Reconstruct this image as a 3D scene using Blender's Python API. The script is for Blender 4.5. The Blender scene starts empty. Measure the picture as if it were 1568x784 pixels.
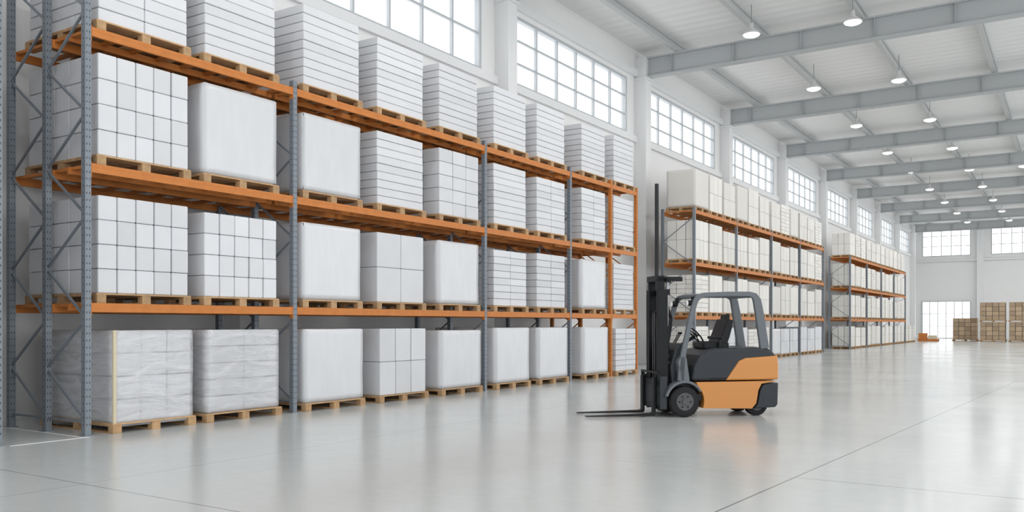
import bpy, bmesh, math, random
from mathutils import Vector, Matrix
random.seed(7)
scene = bpy.context.scene
try:
    scene.view_settings.view_transform = 'Standard'
except Exception:
    pass

# ------------------------------------------------------------------ materials
def new_mat(name):
    m = bpy.data.materials.new(name); m.use_nodes = True
    nt = m.node_tree
    return m, nt, nt.nodes, nt.links, nt.nodes['Principled BSDF']

def mat(name, col, rough=0.5, metal=0.0, var=0.0, vscale=5.0, bump=0.0, bscale=30.0,
        stretch=(1,1,1), island=0.0, objvar=0.0, coat=0.0, spec=0.5):
    m, nt, N, L, P = new_mat(name)
    P.inputs['Base Color'].default_value = (*col, 1)
    P.inputs['Roughness'].default_value = rough
    P.inputs['Metallic'].default_value = metal
    P.inputs['Coat Weight'].default_value = coat
    P.inputs['Specular IOR Level'].default_value = spec
    tc = N.new('ShaderNodeTexCoord'); mp = N.new('ShaderNodeMapping')
    mp.inputs['Scale'].default_value = stretch
    L.new(tc.outputs['Object'], mp.inputs['Vector'])
    if var or island or objvar:
        val = None
        def add(a, b):
            n = N.new('ShaderNodeMath'); n.operation = 'ADD'
            L.new(a, n.inputs[0]); L.new(b, n.inputs[1]); return n.outputs[0]
        def rng(src, amt):
            n = N.new('ShaderNodeMapRange'); L.new(src, n.inputs[0])
            n.inputs[3].default_value = -amt; n.inputs[4].default_value = amt
            return n.outputs[0]
        if var:
            t = N.new('ShaderNodeTexNoise'); t.inputs['Scale'].default_value = vscale
            t.inputs['Detail'].default_value = 6
            L.new(mp.outputs[0], t.inputs['Vector']); val = rng(t.outputs[0], var*2)
        if island:
            g = N.new('ShaderNodeNewGeometry'); v = rng(g.outputs['Random Per Island'], island)
            val = add(val, v) if val else v
        if objvar:
            g = N.new('ShaderNodeObjectInfo'); v = rng(g.outputs['Random'], objvar)
            val = add(val, v) if val else v
        one = N.new('ShaderNodeMath'); one.operation = 'ADD'; one.inputs[1].default_value = 1.0
        L.new(val, one.inputs[0])
        vm = N.new('ShaderNodeVectorMath'); vm.operation = 'SCALE'
        vm.inputs[0].default_value = col; L.new(one.outputs[0], vm.inputs['Scale'])
        L.new(vm.outputs[0], P.inputs['Base Color'])
    if bump:
        t = N.new('ShaderNodeTexNoise'); t.inputs['Scale'].default_value = bscale
        t.inputs['Detail'].default_value = 4
        L.new(mp.outputs[0], t.inputs['Vector'])
        b = N.new('ShaderNodeBump'); b.inputs['Strength'].default_value = bump
        b.inputs['Distance'].default_value = 0.02
        L.new(t.outputs[0], b.inputs['Height']); L.new(b.outputs[0], P.inputs['Normal'])
    return m

M_CART = mat('white_carton', (0.68,0.687,0.71), 0.55, island=0.06, objvar=0.04, var=0.03, vscale=2)
M_CARTW = mat('warm_white_carton', (0.76,0.74,0.70), 0.6, island=0.06, objvar=0.07)
M_BROWN = mat('brown_carton', (0.42,0.31,0.20), 0.7, island=0.22)
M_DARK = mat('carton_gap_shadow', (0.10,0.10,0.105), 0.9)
M_WRAP = mat('white_stretch_wrap', (0.66,0.668,0.69), 0.24, bump=0.4, bscale=3.0, stretch=(1.6,1.6,0.5), var=0.03, vscale=3, objvar=0.04)
M_WOOD = mat('pallet_wood', (0.46,0.29,0.15), 0.75, var=0.2, vscale=9, island=0.15, objvar=0.1)
M_STEEL = mat('blue_grey_rack_steel', (0.20,0.228,0.26), 0.42, metal=0.2, var=0.05)
M_BLKSTEEL = mat('black_rack_steel', (0.03,0.035,0.04), 0.4)
M_ORANGE = mat('orange_beam_paint', (0.56,0.195,0.045), 0.48, var=0.1, vscale=6, spec=0.3)
M_HOLE = mat('upright_slot', (0.03,0.03,0.035), 0.9)
M_WALL = mat('white_wall_paint', (0.82,0.82,0.815), 0.8, var=0.015, vscale=0.6)
M_COL = mat('white_column_paint', (0.78,0.785,0.79), 0.5)
M_BEAM = mat('grey_roof_steel', (0.46,0.48,0.49), 0.5)
M_PURL = mat('pale_purlin_steel', (0.52,0.53,0.53), 0.5)
M_FRAME = mat('window_frame_paint', (0.50,0.53,0.55), 0.5)
M_FORANGE = mat('forklift_orange', (0.56,0.225,0.045), 0.34, coat=0.2)
M_FBLACK = mat('mast_black', (0.008,0.009,0.011), 0.42, spec=0.22)
M_FDARK = mat('forklift_charcoal', (0.03,0.034,0.04), 0.45, bump=0.05, bscale=200, spec=0.3)
M_FGREY = mat('guard_grey', (0.13,0.145,0.16), 0.45, spec=0.35)
M_RUBBER = mat('tyre_rubber', (0.018,0.018,0.02), 0.8, spec=0.3)
M_HUB = mat('wheel_hub_grey', (0.08,0.08,0.085), 0.45, metal=0.3)
M_CHROME = mat('piston_steel', (0.30,0.31,0.33), 0.3, metal=0.9)
M_TAPE = mat('cream_edge_board', (0.66,0.58,0.42), 0.6)
M_LINE = mat('white_floor_line', (0.8,0.8,0.78), 0.4)
M_SHADE = mat('lamp_shade_white', (0.70,0.70,0.70), 0.4)
M_CORD = mat('lamp_cord', (0.25,0.25,0.25), 0.6)

def emis(name, col, s):
    m, nt, N, L, P = new_mat(name)
    P.inputs['Base Color'].default_value = (*col,1)
    P.inputs['Emission Color'].default_value = (*col,1)
    P.inputs['Emission Strength'].default_value = s
    return m
M_BULB = emis('lamp_diffuser', (1.0,0.97,0.9), 6)
M_LENS = emis('headlight_lens', (0.8,0.8,0.8), 0.3)

# clear film
M_FILM, nt, N, L, P = new_mat('clear_stretch_film')
tr = N.new('ShaderNodeBsdfTransparent'); mx = N.new('ShaderNodeMixShader')
P.inputs['Base Color'].default_value=(0.74,0.745,0.77,1); P.inputs['Roughness'].default_value=0.13
P.inputs['Specular IOR Level'].default_value=0.8
tc = N.new('ShaderNodeTexCoord'); mp = N.new('ShaderNodeMapping'); mp.inputs['Scale'].default_value=(0.8,0.8,3.5)
mp.inputs['Rotation'].default_value=(0.22,0,0)
t = N.new('ShaderNodeTexNoise'); t.inputs['Scale'].default_value=1.7; t.inputs['Detail'].default_value=4; t.inputs['Distortion'].default_value=0.8
L.new(tc.outputs['Object'],mp.inputs[0]); L.new(mp.outputs[0],t.inputs['Vector'])
b = N.new('ShaderNodeBump'); b.inputs['Strength'].default_value=0.5; b.inputs['Distance'].default_value=0.04
L.new(t.outputs[0],b.inputs['Height']); L.new(b.outputs[0],P.inputs['Normal'])
mr = N.new('ShaderNodeMapRange'); L.new(t.outputs[0],mr.inputs[0]); mr.inputs[1].default_value=0.35; mr.inputs[2].default_value=0.65
mr.inputs[3].default_value=0.4; mr.inputs[4].default_value=0.75
L.new(mr.outputs[0],mx.inputs[0]); L.new(tr.outputs[0],mx.inputs[1]); L.new(P.outputs[0],mx.inputs[2])
L.new(mx.outputs[0],N['Material Output'].inputs[0])

# window glass
M_GLASS, nt, N, L, P = new_mat('window_glass')
tr = N.new('ShaderNodeBsdfTransparent'); mx = N.new('ShaderNodeMixShader'); gl = N.new('ShaderNodeBsdfGlossy')
gl.inputs['Roughness'].default_value=0.05; mx.inputs[0].default_value=0.06
L.new(tr.outputs[0],mx.inputs[1]); L.new(gl.outputs[0],mx.inputs[2]); L.new(mx.outputs[0],N['Material Output'].inputs[0])

# ceiling : ribbed panels
M_CEIL, nt, N, L, P = new_mat('ribbed_roof_panel')
P.inputs['Base Color'].default_value=(0.84,0.84,0.835,1); P.inputs['Roughness'].default_value=0.6
tc = N.new('ShaderNodeTexCoord'); w = N.new('ShaderNodeTexWave'); w.bands_direction='Y'; w.inputs['Scale'].default_value=0.55
L.new(tc.outputs['Object'],w.inputs[0])
b = N.new('ShaderNodeBump'); b.inputs['Strength'].default_value=0.3; b.inputs['Distance'].default_value=0.08
L.new(w.outputs[1],b.inputs['Height']); L.new(b.outputs[0],P.inputs['Normal'])

# floor: polished concrete with saw-cut joints
M_FLOOR, nt, N, L, P = new_mat('polished_concrete')
tc = N.new('ShaderNodeTexCoord'); sep = N.new('ShaderNodeSeparateXYZ'); L.new(tc.outputs['Object'],sep.inputs[0])
def mth(op, a, b=None, c=None):
    n = N.new('ShaderNodeMath'); n.operation = op
    for i,v in enumerate((a,b,c)):
        if v is None: continue
        if isinstance(v,(int,float)): n.inputs[i].default_value = v
        else: L.new(v, n.inputs[i])
    return n.outputs[0]
X, Y = sep.outputs[0], sep.outputs[1]
def line(a,b_,c,w):   # |a x + b y + c| < w
    v = mth('ADD', mth('MULTIPLY_ADD', X, a, c), mth('MULTIPLY', Y, b_))
    return mth('LESS_THAN', mth('ABSOLUTE', v), w)
ax, ay, bx, by = -2.55,7.1,-1.2,30.0
dx,dy = bx-ax, by-ay; ln = math.hypot(dx,dy); nx,ny = dy/ln,-dx/ln
l1 = line(nx,ny,-(nx*ax+ny*ay),0.010)
l2 = mth('MULTIPLY', line(1,0,8.3,0.008), 0.5)
l3 = mth('MULTIPLY', line(0,1,-4.9,0.007), mth('LESS_THAN',X,-5.0))
l4 = mth('MULTIPLY', line(0,1,-9.15,0.008), mth('MULTIPLY_ADD', mth('GREATER_THAN',X,-2.4), 0.7, mth('MULTIPLY',mth('GREATER_THAN',X,-4.5),0.3)))
l5 = mth('MULTIPLY', line(0,1,-26,0.02), 0.6)
l6 = mth('MULTIPLY', line(0,1,-46,0.03), 0.6)
j = mth('MAXIMUM', mth('MAXIMUM', mth('MAXIMUM',l1,l2), mth('MAXIMUM',l3,l4)), mth('MAXIMUM',l5,l6))
n1 = N.new('ShaderNodeTexNoise'); n1.inputs['Scale'].default_value=0.35; n1.inputs['Detail'].default_value=6
n2 = N.new('ShaderNodeTexNoise'); n2.inputs['Scale'].default_value=6; n2.inputs['Detail'].default_value=8
L.new(tc.outputs['Object'],n1.inputs['Vector']); L.new(tc.outputs['Object'],n2.inputs['Vector'])
cr = N.new('ShaderNodeMix'); cr.data_type='RGBA'
cr.inputs[6].default_value=(0.48,0.505,0.50,1); cr.inputs[7].default_value=(0.66,0.675,0.67,1)
L.new(mth('MULTIPLY_ADD', n2.outputs[0], 0.35, mth('MULTIPLY',n1.outputs[0],0.65)), cr.inputs[0])
jm = N.new('ShaderNodeMix'); jm.data_type='RGBA'; jm.inputs[7].default_value=(0.16,0.165,0.17,1)
L.new(cr.outputs[2], jm.inputs[6]); L.new(mth('MULTIPLY',j,0.9), jm.inputs[0])
L.new(jm.outputs[2], P.inputs['Base Color'])
L.new(mth('MULTIPLY_ADD', n1.outputs[0], 0.14, 0.12), P.inputs['Roughness'])
P.inputs['Specular IOR Level'].default_value=0.55
b = N.new('ShaderNodeBump'); b.inputs['Strength'].default_value=0.03; b.inputs['Distance'].default_value=0.01
L.new(n2.outputs[0],b.inputs['Height']); L.new(b.outputs[0],P.inputs['Normal'])

# ------------------------------------------------------------------ builder
class B:
    def __init__(s, mats):
        s.bm = bmesh.new(); s.mats = mats
    def mi(s, m): 
        if m not in s.mats: s.mats.append(m)
        return s.mats.index(m)
    def box(s, x0,x1,y0,y1,z0,z1,m, jit=0.0, rot=None):
        vs=[]
        c = Vector(((x0+x1)/2,(y0+y1)/2,(z0+z1)/2))
        a = random.uniform(-jit,jit)
        R = Matrix.Rotation(a,3,'Z') if jit else None
        for x in (x0,x1):
            for y in (y0,y1):
                for z in (z0,z1):
                    p = Vector((x,y,z))
                    if R: p = c + R@(p-c)
                    if rot: p = c + rot@(p-c)
                    vs.append(s.bm.verts.new(p))
        i = s.mi(m); fs=[]
        for q in ((0,1,3,2),(4,6,7,5),(0,4,5,1),(2,3,7,6),(0,2,6,4),(1,5,7,3)):
            f = s.bm.faces.new([vs[k] for k in q]); f.material_index=i; fs.append(f)
        return fs
    def beam(s, p0, p1, w, h, m):  # rectangular bar between two points
        p0,p1 = Vector(p0),Vector(p1); d=(p1-p0).normalized()
        up = Vector((0,0,1)) if abs(d.z)<0.95 else Vector((1,0,0))
        sd = d.cross(up).normalized(); up = sd.cross(d)
        vs=[]
        for p in (p0,p1):
            for a,b_ in ((-1,-1),(1,-1),(1,1),(-1,1)):
                vs.append(s.bm.verts.new(p+sd*a*w/2+up*b_*h/2))
        i=s.mi(m)
        for q in ((3,2,1,0),(4,5,6,7),(0,1,5,4),(1,2,6,5),(2,3,7,6),(3,0,4,7)):
            s.bm.faces.new([vs[k] for k in q]).material_index=i
    def cyl(s, p0, p1, r, m, seg=16, r2=None, smooth=True):
        p0,p1 = Vector(p0),Vector(p1); d=(p1-p0).normalized(); r2 = r if r2 is None else r2
        up = Vector((0,0,1)) if abs(d.z)<0.95 else Vector((1,0,0))
        a = d.cross(up).normalized(); b_ = d.cross(a)
        A=[];C=[]
        for k in range(seg):
            t=2*math.pi*k/seg; o=a*math.cos(t)+b_*math.sin(t)
            A.append(s.bm.verts.new(p0+o*r)); C.append(s.bm.verts.new(p1+o*r2))
        i=s.mi(m)
        for k in range(seg):
            f=s.bm.faces.new((A[k],C[k],C[(k+1)%seg],A[(k+1)%seg])); f.material_index=i; f.smooth=smooth
        s.bm.faces.new(A).material_index=i; s.bm.faces.new(C[::-1]).material_index=i
    def prism(s, prof, y0, y1, m):   # profile in xz, extruded in y
        i=s.mi(m)
        A=[s.bm.verts.new((x,y0,z)) for x,z in prof]; C=[s.bm.verts.new((x,y1,z)) for x,z in prof]
        n=len(prof)
        s.bm.faces.new(A).material_index=i; s.bm.faces.new(C[::-1]).material_index=i
        for k in range(n):
            s.bm.faces.new((A[k],C[k],C[(k+1)%n],A[(k+1)%n])).material_index=i
    def lathe(s, prof, c, axis, m, seg=32):   # prof list (r, h), axis 'y' or 'z'
        i=s.mi(m); rings=[]
        for r,h in prof:
            ring=[]
            for k in range(seg):
                t=2*math.pi*k/seg
                if axis=='y': p=(c[0]+r*math.cos(t), c[1]+h, c[2]+r*math.sin(t))
                else: p=(c[0]+r*math.cos(t), c[1]+r*math.sin(t), c[2]+h)
                ring.append(s.bm.verts.new(p))
            rings.append(ring)
        for a,b_ in zip(rings,rings[1:]):
            for k in range(seg):
                f=s.bm.faces.new((a[k],a[(k+1)%seg],b_[(k+1)%seg],b_[k])); f.material_index=i; f.smooth=True
        s.bm.faces.new(rings[0][::-1]).material_index=i; s.bm.faces.new(rings[-1]).material_index=i
    def mesh(s, name):
        bmesh.ops.recalc_face_normals(s.bm, faces=s.bm.faces[:])
        me = bpy.data.meshes.new(name); s.bm.to_mesh(me); s.bm.free()
        for m in s.mats: me.materials.append(m)
        return me
    def obj(s, name, parent=None, bevel=0, seg=2):
        o = bpy.data.objects.new(name, s.mesh(name)); scene.collection.objects.link(o)
        if parent: o.parent = parent
        if bevel:
            md=o.modifiers.new('bevel','BEVEL'); md.width=bevel; md.segments=seg; md.limit_method='ANGLE'; md.angle_limit=math.radians(35)
            md.harden_normals=False
        return o
def empty(name, loc=(0,0,0), rz=0):
    e = bpy.data.objects.new(name,None); e.location=loc; e.rotation_euler=(0,0,rz); e.empty_display_size=0.3
    scene.collection.objects.link(e); return e

# ------------------------------------------------------------------ room shell
XW=-14.75; YB=-14; YF=105; XR=16; ZC=12.6
b=B([]); b.box(XW-0.3,XR,YB,YF+0.3,-0.2,0,M_FLOOR); b.obj('floor')
b=B([]); b.box(XW-0.3,XR,YB,YF+0.3,ZC,ZC+0.15,M_CEIL); b.obj('ceiling')
WZ0,WZ1=9.15,11.35
cols=[2+10*k for k in range(-1,11)]   # -8 .. 102
b=B([])
b.box(XW-0.3,XW,YB,YF+0.3,0,WZ0,M_WALL)
b.box(XW-0.3,XW,YB,YF+0.3,WZ1,ZC,M_WALL)
piers=[(c-0.95,c+0.95) for c in cols]
piers[0]=(YB,cols[0]+0.95); piers[-1]=(cols[-1]-0.95,YF+0.3)
for a,c in piers: b.box(XW-0.3,XW,a,c,WZ0,WZ1,M_WALL)
b.obj('wall_left')
b=B([])
b.box(XW,XW+0.12,YB,YF,WZ0-0.28,WZ0-0.03,M_COL)
b.obj('trim_1')
b=B([]); b.box(XW,XW+0.15,YB,YF,WZ1+0.15,WZ1+0.45,M_COL); b.obj('trim_2')
def window(name, axis, a0,a1,z0,z1, pos, nc,nr):
    b=B([])
    def bx(u0,u1,w0,w1,t0,t1,m):
        if axis=='Y': b.box(pos-t1,pos-t0,u0,u1,w0,w1,m)
        else: b.box(u0,u1,pos+t0,pos+t1,w0,w1,m)
    f=0.09
    bx(a0,a1,z0,z0+f,0.02,0.2,M_FRAME); bx(a0,a1,z1-f,z1,0.02,0.2,M_FRAME)
    bx(a0,a0+f,z0+f,z1-f,0.02,0.2,M_FRAME); bx(a1-f,a1,z0+f,z1-f,0.02,0.2,M_FRAME)
    for k in range(1,nc):
        u=a0+(a1-a0)*k/nc; bx(u-0.035,u+0.035,z0+f,z1-f,0.05,0.15,M_FRAME)
    for k in range(1,nr):
        z=z0+(z1-z0)*k/nr; bx(a0+f,a1-f,z-0.03,z+0.03,0.06,0.14,M_FRAME)
    bx(a0+f,a1-f,z0+f,z1-f,0.098,0.102,M_GLASS)
    b.obj(name)
wn=1
for k in range(len(cols)-1):
    window('window_%d'%wn,'Y',cols[k]+0.95,cols[k+1]-0.95,WZ0,WZ1,XW,6,2 if k<3 else 3); wn+=1
# far wall with upper windows and glazed doors
xs=[(-14.0,-9.2),(-7.3,-2.5),(-0.6,4.2),(6.1,10.9)]
b=B([])
b.box(XW,XR,YF,YF+0.3,4.1,9.0,M_WALL); b.box(XW,XR,YF,YF+0.3,12.3,ZC,M_WALL)
e=[XW]+[v for p in xs for v in p]+[XR]
for k in range(0,len(e),2):
    b.box(e[k],e[k+1],YF,YF+0.3,9.0,12.3,M_WALL); b.box(e[k],e[k+1],YF,YF+0.3,0,4.1,M_WALL)
for a,c in xs[1:]: b.box(a,c,YF,YF+0.3,0,4.1,M_WALL)
b.obj('wall_far')
for a,c in xs:
    window('window_%d'%wn,'X',a,c,9.0,12.3,YF,5,3); wn+=1
window('door_1','X',xs[0][0],xs[0][1],0,4.1,YF-0.205,6,3)
# columns
def column(x,y,x1,w=0.5):
    b=B([])
    b.box(x,x1,y-w/2,y+w/2,0,12.25,M_COL)
    b.box(x-0.0,x1+0.05,y-w/2-0.05,y+w/2+0.05,0,0.25,M_COL)
    b.box(x,x1+0.06,y-w/2-0.06,y+w/2+0.06,11.35,11.45,M_COL)
    b.obj('structural_column',bevel=0.012)
for c in cols: column(XW+0.001,c,XW+0.5)
for c in cols: column(XR-0.55,c,XR-0.1)
for x in (-8.3,1.0):
    b=B([]); b.box(x-0.3,x+0.3,YF-0.5,YF-0.001,0,12.35,M_COL); b.obj('structural_column',bevel=0.012)
for y in cols:   # I-section roof girders
    b=B([])
    b.box(XW+0.02,XR,y-0.16,y+0.16,11.45,11.51,M_BEAM)
    b.box(XW+0.02,XR,y-0.03,y+0.03,11.51,12.19,M_BEAM)
    b.box(XW+0.02,XR,y-0.16,y+0.16,12.19,12.25,M_BEAM)
    for x in [XW+1.5+2.5*i for i in range(12)]: b.box(x-0.01,x+0.01,y-0.15,y+0.15,11.51,12.19,M_BEAM)
    b.obj('roof_girder')
for x in (-13.0,-9.7,-6.2,-2.8,0.6,4.0,7.4,10.8,14.2):
    b=B([])
    b.box(x-0.09,x+0.09,YB,YF-0.05,12.26,12.30,M_PURL); b.box(x-0.02,x+0.02,YB,YF-0.05,12.30,12.52,M_PURL); b.box(x-0.09,x+0.09,YB,YF-0.05,12.52,12.59,M_PURL)
    b.obj('roof_purlin')
b=B([])
for k in range(2):
    b.box(XW+0.01,XR,YF-0.3-k*0.001,YF-0.05,[12.0,8.4][k],[12.25,8.6][k],M_COL)
b.obj('trim_3')

# ------------------------------------------------------------------ pendant lamps
def lamp_mesh():
    b=B([])
    b.cyl((0,0,0.30),(0,0,1.03),0.012,M_CORD,8)
    b.lathe([(0.04,0.40),(0.06,0.36),(0.07,0.22),(0.13,0.16),(0.25,0.07),(0.30,0.0),(0.285,0.0)],(0,0,0),'z',M_SHADE,28)
    b.lathe([(0.27,0.005),(0.26,-0.03),(0.17,-0.07),(0.05,-0.09)],(0,0,0),'z',M_BULB,28)
    return b.mesh('pendant_lamp')
LM=lamp_mesh()
LP=68
ld=bpy.data.lights.new('lamp_light','AREA'); ld.shape='DISK'; ld.size=0.5; ld.energy=LP; ld.color=(1.0,0.99,0.97)
def lamp(x,y):
    o=bpy.data.objects.new('pendant_lamp',LM); o.location=(x,y,11.55); scene.collection.objects.link(o)
    l=bpy.data.objects.new('lamp_light',ld); l.parent=o; l.location=(0,0,-0.12); scene.collection.objects.link(l)
for i in range(-2,10):
    y=21.2+8.2*i
    lamp(-9.35+0.08*i,y); lamp(-6.2+0.12*i,y+0.6)
    if y>60 or y<15: lamp(-2.6,y+1)
    lamp(4,y)

# ------------------------------------------------------------------ pallet loads
PH=0.145
def pallet(b,W,D):
    n=7; bw=D/n
    for k in range(n):
        x=-D+bw*k; b.box(x+0.012,x+bw-0.012,0,W,PH-0.022,PH,M_WOOD)
    for y0 in (0,W/2-0.07,W-0.14):
        b.box(-D,0,y0,y0+0.14,PH-0.044,PH-0.0225,M_WOOD)
        for x0 in (-D,-D/2-0.06,-0.12):
            b.box(x0,x0+0.12,y0,y0+0.14,0.022,PH-0.0445,M_WOOD)
        b.box(-D,0,y0,y0+0.14,0,0.0215,M_WOOD)
def cartons(b,W,D,H,ny,nx,nz,m,inset=0.03,gap=0.007,vg=0.004):
    bm2=B(b.mats)
    cy=(W-2*inset)/ny; cx=(D-2*inset)/nx; cz=H/nz
    for k in range(nz):
        for i in range(nx):
            for j in range(ny):
                if 0<i<nx-1 and 0<j<ny-1 and k<nz-1: continue
                x0=-D+inset+cx*i; y0=inset+cy*j; z0=PH+0.001+cz*k
                jx=random.uniform(-.006,.006); jy=random.uniform(-.003,.003)
                if j in (0,): jy=abs(jy)
                bm2.box(x0+gap+jx,x0+cx-gap+jx,y0+gap+jy,y0+cy-gap+jy,z0+vg,z0+cz-vg,m,jit=0.006 if ny>1 else 0.0)
    bmesh.ops.bevel(bm2.bm,geom=bm2.bm.edges[:],offset=0.008,segments=2,affect='EDGES',material=-1)
    tmp=bpy.data.meshes.new('t'); bm2.bm.to_mesh(tmp); bm2.bm.free()
    b.bm.from_mesh(tmp); bpy.data.meshes.remove(tmp)
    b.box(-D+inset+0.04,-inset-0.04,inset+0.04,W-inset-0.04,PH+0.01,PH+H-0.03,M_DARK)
def wrapblock(b,W,D,H,m,inset=0.03,amp=0.008,grow=0.0,z0=None,seed=0,top=True):
    from mathutils import noise
    z0 = PH+0.002 if z0 is None else z0
    n=14
    fs=b.box(-D+inset-grow,-inset+grow,inset-grow,W-inset+grow,z0,PH+H+grow,m)
    es=list({e for f in fs for e in f.edges})
    r=bmesh.ops.bevel(b.bm,geom=es,offset=0.018,segments=2,affect='EDGES',material=-1)
    fs2=[f for f in r['faces'] if f.is_valid]+[f for f in fs if f.is_valid]
    fs2=list(set(fs2)); es=list({e for f in fs2 for e in f.edges if e.calc_length()>0.3})
    bmesh.ops.subdivide_edges(b.bm,edges=es,cuts=n,use_grid_fill=True)
    i=b.mi(m)
    for f in b.bm.faces:
        if f.material_index==i:
            f.smooth=True
    vs={v for f in b.bm.faces if f.material_index==i for v in f.verts}
    for v in vs:
        if v.co.z<z0+0.02: continue
        q=v.co*2.3+Vector((seed,seed*2,0))
        nv=noise.noise_vector(Vector((q.x,q.y,q.z*0.8)))
        v.co.x+=nv.x*amp; v.co.y+=nv.y*amp; v.co.z+=nv.z*amp*0.5
def load_mesh(kind,W,D,H,white,seed=0):
    b=B([M_WOOD]); pallet(b,W,D)
    if kind=='grid44': cartons(b,W,D,H,5,5,4,white)
    elif kind=='grid35': cartons(b,W,D,H,5,4,4,white)
    elif kind=='grid43': cartons(b,W,D,H,3,4,5,white)
    elif kind=='layer': cartons(b,W,D,H,2,3,8,white,inset=0.04)
    elif kind=='slab': cartons(b,W,D,H,1,2,9,white,inset=0.05)
    elif kind=='tall2': cartons(b,W,D,H,2,3,2,white,inset=0.04)
    elif kind=='tall4': cartons(b,W,D,H,3,3,2,white,inset=0.04,gap=0.010)
    elif kind=='wrap': 
        wrapblock(b,W,D,H,M_WRAP if white is M_CART else white,seed=seed)
    elif kind=='wraplines':
        cartons(b,W,D,H,2,2,5,white,inset=0.045,vg=0.007)
        wrapblock(b,W,D,H,M_FILM,inset=0.035,seed=seed,amp=0.004)
    elif kind=='film':
        cartons(b,W,D,H,3,4,4,white,inset=0.05,vg=0.007)
        wrapblock(b,W,D,H,M_FILM,inset=0.03,seed=seed,amp=0.01,z0=PH-0.06)
        b.box(-0.06,-0.02,0.02,0.07,PH,PH+H,M_TAPE)
    return b.mesh('boxes_on_pallet_'+kind)
cache={}
def load(kind,x,y,z,W=1.58,D=1.95,H=1.4,white=None,seed=0):
    white = white or M_CART
    key=(kind,W,D,H,white.name,seed)
    if key not in cache: cache[key]=load_mesh(kind,W,D,H,white,seed)
    o=bpy.data.objects.new('boxes_on_pallet',cache[key]); o.location=(x,y,z); scene.collection.objects.link(o)
    return o

# ------------------------------------------------------------------ racks
XF=-11.75
LV=[1.90,3.90,5.85]   # beam tops
def rack(name_,y_posts,depth,top,first_top=None,slots=True,postmat=None,orange_ends=(),bar_pitch=0.5,posts3=False):
    root=empty('pallet_rack',(XF,y_posts[0],0))
    y0r=y_posts[0]
    xb=-depth
    for k,yp in enumerate(y_posts):
        b=B([]); y=yp-y0r; h=first_top if (k==0 and first_top) else top
        pm = M_ORANGE if k in orange_ends else (postmat or M_STEEL)
        xsn=[0,xb] if not posts3 else [0,xb/2,xb]
        for x in xsn:
            b.box(x-0.10,x,y-0.045,y-0.037,0.012,h,pm); b.box(x-0.10,x,y+0.037,y+0.045,0.012,h,pm)
            b.box(x-0.008,x,y-0.037,y+0.037,0.012,h,pm); b.box(x-0.10,x-0.092,y-0.037,y+0.037,0.012,h,pm)
            b.box(x-0.13,x+0.02,y-0.075,y+0.075,0,0.012,pm)
            if slots and h>3:
                z=0.15
                while z<h-0.1:
                    b.box(x-0.004,x+0.0012,y-0.026,y-0.016,z,z+0.028,M_HOLE); b.box(x-0.004,x+0.0012,y+0.016,y+0.026,z,z+0.028,M_HOLE)
                    b.box(x-0.055,x-0.045,y-0.0462,y-0.04,z,z+0.028,M_HOLE)
                    z+=0.10
        pairs=list(zip(xsn,xsn[1:]))
        for (xa,xc) in pairs:
            z=0.2; fl=0; st=(xa-xc)*0.72
            while z+st<h:
                p=(xa-0.05,y,z) ; q=(xc-0.05,y,z+st)
                if fl: p,q=(xc-0.05,y,z),(xa-0.05,y,z+st)
                b.beam(p,q,0.03,0.03,pm); z+=st; fl=1-fl
            b.beam((xa-0.05,y,0.2),(xc-0.05,y,0.2),0.03,0.03,pm)
        b.obj('upright_frame_%d'%(k+1),root)
    b=B([])
    bm_h=0.13
    for a,c in zip(y_posts,y_posts[1:]):
        ya,yc=a-y0r+0.047,c-y0r-0.047
        for z in LV:
            for x0 in (-0.055,xb-0.10+0.005):
                b.box(x0,x0+0.05,ya,yc,z-bm_h,z,M_ORANGE)
                b.box(x0-0.0,x0+0.052,ya,yc,z-0.05,z-0.045,M_ORANGE)
            for yy in (ya,yc-0.006):
                b.box(-0.1,0.004,yy,yy+0.006,z-0.2,z+0.02,M_ORANGE)
            if depth>1.7:
                b.box(xb/2-0.03,xb/2+0.02,ya,yc,z-bm_h,z-0.002,M_ORANGE)
                b.box(-0.62,-0.57,ya,yc,z-bm_h*0.8,z-0.003,M_ORANGE)
            n=max(1,round((yc-ya)/bar_pitch))
            for i in range(n+1):
                yy=ya+0.03+(yc-ya-0.14)*i/n
                b.box(xb-0.04,-0.057,yy,yy+0.08,z-0.045,z-0.001,M_ORANGE)
    b.obj('beams',root)
    return root

P1=[7.02,10.92,16.95,21.12,23.66,25.50]
rack('r',P1,2.05,5.98,first_top=8.2,orange_ends=(4,5),posts3=True)
S1=[7.16,8.98,11.12,13.12,15.16,17.32,19.33,21.80,23.86]
rows=[
 ['film','wraplines','wrap','tall4','wrap','wrap','wrap','wrap','layer'],      # ground
 ['grid44','grid35','wrap','tall2','wrap','layer','layer','wrap','slab'],
 ['grid44','wrap','wrap','slab','grid43','slab','layer','layer','slab'],
 ['layer','slab','slab','slab','slab','slab','slab','slab','slab']]
Hs=[1.36,1.42,1.48,1.42]
zs=[0.0]+LV
for r in range(4):
    for i,y in enumerate(S1):
        k=rows[r][i]; sd=0
        if k=='wrap': sd=(i+r)%3
        W=1.58 if i not in (8,) else 1.52
        if r==0 and i==0: y=7.36; W=1.42
        load(k,XF-0.04+(0.10 if r==0 else 0.03),y,zs[r]+0.001,H=Hs[r]-(0.05 if (i*3+r)%4==0 and not(r==0 and i==0) else 0)+(0.06 if (r==3 and i<4) else 0),
             W=W,seed=sd)
# rack left of the aisle gap
P0=[-1.9,2.0,5.80]
rack('r',P0,2.05,5.98,first_top=None,posts3=True)
for r in range(4):
    for y in (-1.7,0.25,2.2,4.12):
        load('grid44' if r%2 else 'wrap',XF-0.04+(0.10 if r==0 else 0.03),y,zs[r]+0.001,H=Hs[r],seed=r%3)
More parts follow.
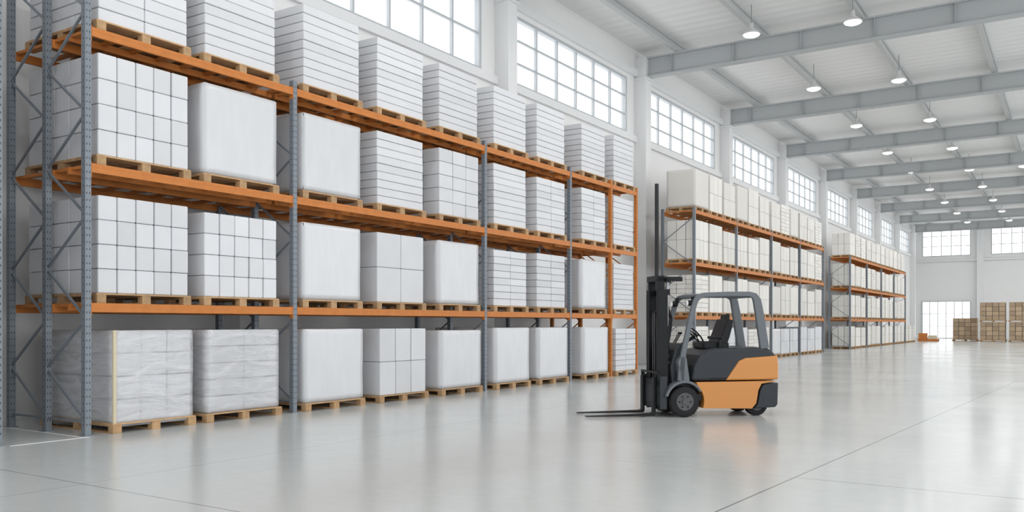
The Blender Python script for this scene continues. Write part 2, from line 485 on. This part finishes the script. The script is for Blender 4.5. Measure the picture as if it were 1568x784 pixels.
# rack 2
P2=[30.6,35.4,40.4,45.4,50.4]
r2=rack('r',P2,1.25,5.95,slots=False,bar_pitch=0.8)
b=B([]); b.box(-1.50,-1.38,-0.30,-0.18,0,6.9,M_BLKSTEEL); b.box(-1.54,-1.34,-0.34,-0.14,0,0.03,M_BLKSTEEL); b.obj('guard_post',r2,bevel=0.01)
kinds=['tall4','tall2','wrap','tall4','layer','tall2']
for a in P2[:-1]:
    for j in range(3):
        for r in range(4):
            kd=random.choice(kinds); wm=M_CART if (r==0 and random.random()<.5) else M_CARTW
            H=[1.3,1.4,1.4,1.35][r]+random.choice([0,-.08,.06])
            if r==3 and a==P2[1]: H+=0.1
            load(kd,XF-0.03,a+0.10+j*1.6,zs[r]+0.001,W=1.5,D=1.2,H=round(H,2),white=wm)
# rack 3
P3=[57.4,62.7,68.0,73.4,78.8]
rack('r',P3,1.25,5.95,slots=False,bar_pitch=0.8)
for a in P3[:-1]:
    for j in range(3):
        for r in range(4):
            H=[1.3,1.4,1.4,1.4][r]+random.choice([0,-.08])
            load(random.choice(kinds),XF-0.03,a+0.12+j*1.72,zs[r]+0.001,W=1.5,D=1.2,H=round(H,2),white=M_CARTW)
for y in (79.2,81.0,82.8): load('grid43',XF-0.03,y,0.001,W=1.5,D=1.2,H=1.3,white=M_CARTW)

# brown stacks in the distance
def brown(x,y,W,D,H,ny,nx,nz):
    b=B([M_WOOD]); pallet(b,D,W); cartons(b,D,W,H,ny,nx,nz,M_BROWN,inset=0.04,gap=0.02,vg=0.014)
    o=b.obj('brown_carton_stack'); o.location=(x,y,0.001); return o
brown(-7.4,90.5,2.1,1.6,2.0,3,4,5)
for x in (-5.0,-2.7,-0.4):
    brown(x,88.5,2.1,1.6,1.62,3,4,4)
    o=brown(x,88.5,2.1,1.6,1.62,3,4,4); o.location.z=1.78
b=B([])
b.box(-0.9,0.9,-0.4,0.4,0.12,0.2,M_ORANGE); b.box(-0.8,-0.1,-0.3,0.3,0.2,0.75,M_ORANGE); b.box(0.0,0.7,-0.3,0.3,0.2,0.55,M_TAPE)
b.box(-0.85,0.85,-0.38,-0.3,0,0.12,M_ORANGE); b.box(-0.85,0.85,0.3,0.38,0,0.12,M_ORANGE)
o=b.obj('orange_pallet_crates',bevel=0.01); o.location=(-11.2,88,0)

# floor line by the rack end
b=B([]); b.box(XF+0.07,XF+0.10,5.9,6.98,0.0,0.004,M_LINE); b.box(XF-2.2,XF+0.07,6.9,6.93,0.0,0.004,M_LINE); b.obj('floor_marking_line')

# ------------------------------------------------------------------ forklift
FK=empty('forklift',(-5.92,14.39,0),math.radians(-137))
b=B([])
def arc(cx,cz,r,a0,a1,n=8):
    return [(cx+r*math.cos(math.radians(a0+(a1-a0)*k/n)), cz+r*math.sin(math.radians(a0+(a1-a0)*k/n))) for k in range(n+1)]
b.prism([(-0.20,0.60)]+arc(0,0.27,0.345,122,200,7)[1:]+[(-0.36,0.15),(-1.22,0.13),(-1.30,0.22),(-1.34,0.45),(-1.40,0.56),(-1.66,0.60),(-1.66,0.61)],-0.53,0.53,M_FORANGE)
b.obj('chassis_side_panels',FK,bevel=0.018,seg=3)
b=B([]); b.box(-1.5,0.22,-0.34,0.34,0.17,0.58,M_FBLACK); b.obj('chassis_frame',FK,bevel=0.01)
b=B([])
b.prism([(-1.27,0.13),(-1.335,0.22),(-1.375,0.44),(-1.43,0.545),(-1.71,0.575),(-1.70,0.20),(-1.66,0.15)],-0.535,0.535,M_FDARK)
b.obj('counterweight_base',FK,bevel=0.02,seg=3)
b=B([])
b.prism([(-0.13,0.62),(-0.17,0.88),(-0.27,1.06),(-0.42,1.15),(-0.60,1.18),(-1.30,1.20),(-1.55,1.17),(-1.67,1.08),(-1.68,0.62)],-0.515,0.515,M_FDARK)
b.obj('engine_hood',FK,bevel=0.05,seg=4)
b=B([])
b.prism([(-0.98,0.96),(-1.10,1.01),(-1.695,1.05),(-1.715,0.90),(-1.71,0.63),(-0.74,0.625)],-0.54,0.54,M_FORANGE)
b.obj('counterweight_panel',FK,bevel=0.03,seg=3)
b=B([]) # hood seams / vents
b.box(-0.92,-0.45,0.512,0.519,0.66,0.672,M_FBLACK); b.box(-0.92,-0.45,-0.519,-0.512,0.66,0.672,M_FBLACK)
for k in range(4): b.box(-1.712-0.008,-1.70,-0.25,0.25,0.72+k*0.05,0.74+k*0.05,M_FBLACK)
b.obj('hood_vents',FK)
b=B([])
b.prism([(0.17,0.50),(0.20,0.85),(0.12,1.15),(0.02,1.27),(-0.10,1.25),(-0.04,1.0),(-0.03,0.66),(-0.20,0.60),(-0.20,0.50)],-0.36,0.36,M_FDARK)
b.obj('front_cowl',FK,bevel=0.025,seg=3)
b=B([])
for s_ in (1,-1):
    o_=arc(0,0.27,0.36,15,150,10); i_=arc(0,0.27,0.315,150,15,10)
    y0,y1=sorted((s_*0.33,s_*0.53)); b.prism(o_+i_,y0,y1,M_FGREY)
    b.prism([(0.06,0.60),(0.12,0.95),(0.05,1.05),(-0.04,1.02),(-0.10,0.60)],min(s_*0.36,s_*0.50),max(s_*0.36,s_*0.50),M_FGREY)
b.obj('fenders',FK,bevel=0.012)
b=B([]); b.box(-0.30,-0.05,0.36,0.52,0.28,0.31,M_FBLACK); b.box(-0.30,-0.05,0.50,0.52,0.31,0.40,M_FBLACK); b.obj('step',FK,bevel=0.005)
def wheel(name,x,y,r,w):
    b=B([]); h=w/2
    b.lathe([(r*0.60,-h*0.96),(r*0.90,-h),(r*0.98,-h*0.8),(r,-h*0.5),(r,h*0.5),(r*0.98,h*0.8),(r*0.90,h),(r*0.60,h*0.96)],(x,y,r),'y',M_RUBBER,40)
    for sg in (1,-1):
        pr=[(r*0.60,h*0.97*sg),(r*0.56,h*1.01*sg),(r*0.50,h*0.99*sg),(r*0.3,h*0.98*sg)]
        b.lathe(pr,(x,y,r),'y',M_HUB,32)
        b.cyl((x,y+h*0.9*sg,r),(x,y+h*1.18*sg,r),r*0.2,M_HUB,20)
        for k in range(6):
            t=k*math.pi/3; cx,cz=x+math.cos(t)*r*0.38,r+math.sin(t)*r*0.38
            b.cyl((cx,y+h*0.9*sg,cz),(cx,y+h*1.08*sg,cz),r*0.055,M_FBLACK,8)
    for k in range(28):   # tread lugs
        t=2*math.pi*k/28
        c=Vector((x+math.cos(t)*r*0.985,y,r+math.sin(t)*r*0.985))
        R=Matrix.Rotation(-t,3,'Y')
        b.box(c.x-0.006,c.x+0.004,y-h*0.9,y+h*0.9,c.z-0.010,c.z+0.010,M_RUBBER,rot=R)
    b.obj(name,FK)
wheel('front_wheel_left',0,0.43,0.265,0.19); wheel('front_wheel_right',0,-0.43,0.265,0.19)
wheel('rear_wheel_left',-1.36,0.36,0.20,0.15); wheel('rear_wheel_right',-1.36,-0.36,0.20,0.15)
def path_poly(pts,t):
    L_=[];R_=[]
    n=len(pts)
    for k,p in enumerate(pts):
        a=Vector(pts[max(k-1,0)]); c=Vector(pts[min(k+1,n-1)]); d=(c-a).normalized(); nn=Vector((-d.y,d.x))
        tt=t[k] if isinstance(t,list) else t
        L_.append(tuple(Vector(p)+nn*tt/2)); R_.append(tuple(Vector(p)-nn*tt/2))
    return L_+R_[::-1]
b=B([])
gp=[(0.06,0.62),(0.05,0.80),(0.01,1.10),(-0.10,1.60),(-0.17,1.88),(-0.21,2.00),(-0.27,2.07),(-0.36,2.10),(-0.8,2.12),(-1.20,2.12),(-1.29,2.09),(-1.34,2.01),(-1.38,1.80),(-1.48,1.17)]
th=[0.12,0.11,0.09,0.08,0.085,0.09,0.09,0.08,0.08,0.085,0.11,0.14,0.15,0.16]
for s_ in (1,-1):
    y0,y1=sorted((s_*0.43,s_*0.50)); b.prism(path_poly(gp,th),y0,y1,M_FGREY)
b.box(-0.33,-0.25,-0.43,0.43,2.045,2.11,M_FGREY); b.box(-1.30,-1.20,-0.43,0.43,2.06,2.13,M_FGREY)
for k in range(6): 
    y=-0.36+k*0.145; b.box(-1.2,-0.33,y-0.012,y+0.012,2.075,2.125,M_FGREY)
b.obj('overhead_guard',FK,bevel=0.014,seg=3)
b=B([])
b.prism([(-0.46,1.16),(-0.44,1.26),(-0.50,1.30),(-0.80,1.27),(-0.92,1.27),(-0.92,1.16)],-0.26,0.26,M_FBLACK)
b.prism(path_poly([(-0.80,1.22),(-0.87,1.40),(-0.93,1.58),(-0.955,1.68)],[0.16,0.15,0.13,0.10]),-0.25,0.25,M_FBLACK)
b.prism(path_poly([(-0.95,1.66),(-0.965,1.77)],[0.08,0.07]),-0.13,0.13,M_FBLACK)
b.box(-0.77,-0.5,0.27,0.33,1.34,1.39,M_FBLACK); b.box(-0.74,-0.70,0.28,0.32,1.17,1.34,M_FBLACK)
b.obj('operator_seat',FK,bevel=0.03,seg=3)
b=B([])
b.cyl((0.0,0,1.15),(-0.38,0,1.38),0.03,M_FBLACK,12)
c=Vector((-0.40,0,1.40)); ax_=Vector((-0.75,0,0.66)).normalized(); u_=Vector((0,1,0)); v_=ax_.cross(u_)
ring=[c+u_*math.cos(t*math.pi/12)*0.18+v_*math.sin(t*math.pi/12)*0.18 for t in range(25)]
for a,d in zip(ring,ring[1:]): b.cyl(a,d,0.014,M_FBLACK,8)
for t in (0,8,16): b.cyl(c,ring[t],0.010,M_FBLACK,8)
b.cyl(c,c+ax_*0.02,0.045,M_FBLACK,16)
for y in (-0.2,-0.26,-0.32): 
    b.cyl((-0.08,y,1.22),(-0.20,y,1.42),0.008,M_FBLACK,8); b.cyl((-0.20,y,1.42),(-0.215,y,1.45),0.018,M_FBLACK,10)
b.obj('steering_wheel_and_levers',FK)
b=B([])
for s_ in (1,-1):
    y0,y1=sorted((s_*0.31,s_*0.335))
    b.box(0.24,0.40,y0,y1,0.10,2.20,M_FBLACK)
    for x0 in (0.24,0.38):
        a,c2=sorted((s_*0.265,s_*0.31)); b.box(x0,x0+0.02,a,c2,0.10,2.20,M_FBLACK)
    a,c2=sorted((s_*0.225,s_*0.25)); b.box(0.27,0.40,a,c2,0.14,2.42,M_FBLACK)
    a,c2=sorted((s_*0.19,s_*0.225)); b.box(0.37,0.40,a,c2,0.14,2.42,M_FBLACK)
    b.cyl((0.22,s_*0.26,0.15),(0.22,s_*0.26,1.55),0.036,M_FBLACK,16)
    b.cyl((0.22,s_*0.26,1.55),(0.22,s_*0.26,2.34),0.018,M_CHROME,12)
    b.cyl((0.15,s_*0.24,0.62),(0.02,s_*0.24,0.72),0.03,M_CHROME,12)
    for z in (0.9,1.5): b.box(0.20,0.25,s_*0.30-0.03,s_*0.30+0.03,z,z+0.06,M_FBLACK)
b.box(0.20,0.26,-0.335,0.335,2.10,2.20,M_FBLACK); b.box(0.20,0.26,-0.31,0.31,1.0,1.08,M_FBLACK); b.box(0.20,0.26,-0.31,0.31,0.12,0.26,M_FBLACK)
b.box(0.26,0.42,-0.25,0.25,2.34,2.44,M_FBLACK); b.box(0.18,0.26,-0.30,0.30,2.33,2.40,M_FBLACK)
for s_ in (1,-1): b.box(-0.04,0.26,s_*0.28-0.02,s_*0.28+0.02,2.34,2.42,M_FBLACK)
b.cyl((0.31,0.0,0.2),(0.31,0.0,1.35),0.045,M_FBLACK,20); b.cyl((0.31,0,1.35),(0.31,0,1.75),0.025,M_CHROME,12)
b.cyl((0.31,-0.06,1.78),(0.31,0.06,1.78),0.07,M_FBLACK,20)
for y in (-0.045,0.045): b.box(0.375,0.385,y-0.015,y+0.015,0.5,1.78,M_HUB)
b.obj('mast',FK,bevel=0.004)
b=B([]) # hoses
for y,o2 in ((0.12,0.0),(0.15,0.02),(-0.13,0.0)):
    pts=[Vector((0.27,y,2.1)),Vector((0.20-o2,y,1.95)),Vector((0.12-o2,y,1.7)),Vector((0.16-o2,y,1.35)),Vector((0.22,y,1.05)),Vector((0.12,y,0.85))]
    for a,d in zip(pts,pts[1:]): b.cyl(a,d,0.014,M_RUBBER,8)
b.obj('hydraulic_hoses',FK)
b=B([])
b.box(0.42,0.46,-0.46,0.46,0.14,0.22,M_FBLACK); b.box(0.42,0.46,-0.46,0.46,0.54,0.64,M_FBLACK)
b.box(0.43,0.45,-0.44,0.44,0.22,0.54,M_FDARK)
b.box(0.42,0.46,-0.46,-0.42,0.14,0.78,M_FBLACK); b.box(0.42,0.46,0.42,0.46,0.14,0.78,M_FBLACK); b.box(0.42,0.46,-0.46,0.46,0.74,0.78,M_FBLACK)
b.box(0.38,0.42,-0.22,-0.14,0.2,0.72,M_FDARK); b.box(0.38,0.42,0.14,0.22,0.2,0.72,M_FDARK)
b.box(0.30,0.44,0.40,0.46,0.14,0.70,M_FDARK); b.box(0.30,0.44,-0.46,-0.40,0.14,0.70,M_FDARK)
for k in range(5):
    y=-0.32+0.16*k; b.box(0.435,0.455,y-0.012,y+0.012,0.64,0.74,M_FBLACK)
b.obj('fork_carriage',FK,bevel=0.005)
for nm,y in (('fork_left',0.30),('fork_right',-0.30)):
    b=B([])
    b.prism([(0.462,0.68),(0.505,0.68),(0.505,0.075),(0.54,0.058),(1.68,0.035),(1.70,0.028),(1.70,0.02),(0.50,0.015),(0.475,0.025),(0.462,0.05)],y-0.06,y+0.06,M_FBLACK)
    b.obj(nm,FK,bevel=0.004)
b=B([])
for s_ in (1,-1):
    b.cyl((-0.20,s_*0.38,1.96),(-0.10,s_*0.38,1.96),0.05,M_FBLACK,16); b.cyl((-0.10,s_*0.38,1.96),(-0.09,s_*0.38,1.96),0.042,M_LENS,16)
    b.box(-0.22,-0.17,s_*0.38-0.02,s_*0.38+0.02,1.96,2.07,M_FBLACK)
b.obj('headlights',FK)

# ------------------------------------------------------------------ light
w=bpy.data.worlds.new('overcast_sky'); scene.world=w; w.use_nodes=True
bg=w.node_tree.nodes['Background']; bg.inputs[0].default_value=(0.97,0.985,1.0,1); bg.inputs[1].default_value=2.2

# ------------------------------------------------------------------ camera
cam=bpy.data.cameras.new('camera'); co=bpy.data.objects.new('camera',cam); scene.collection.objects.link(co)
cam.sensor_width=36; cam.lens=1322/1568*36; cam.shift_y=104/1568
co.location=(0,0,1.6); co.rotation_euler=(math.radians(90),0,math.radians(33.0))
cam.clip_end=400
scene.camera=co
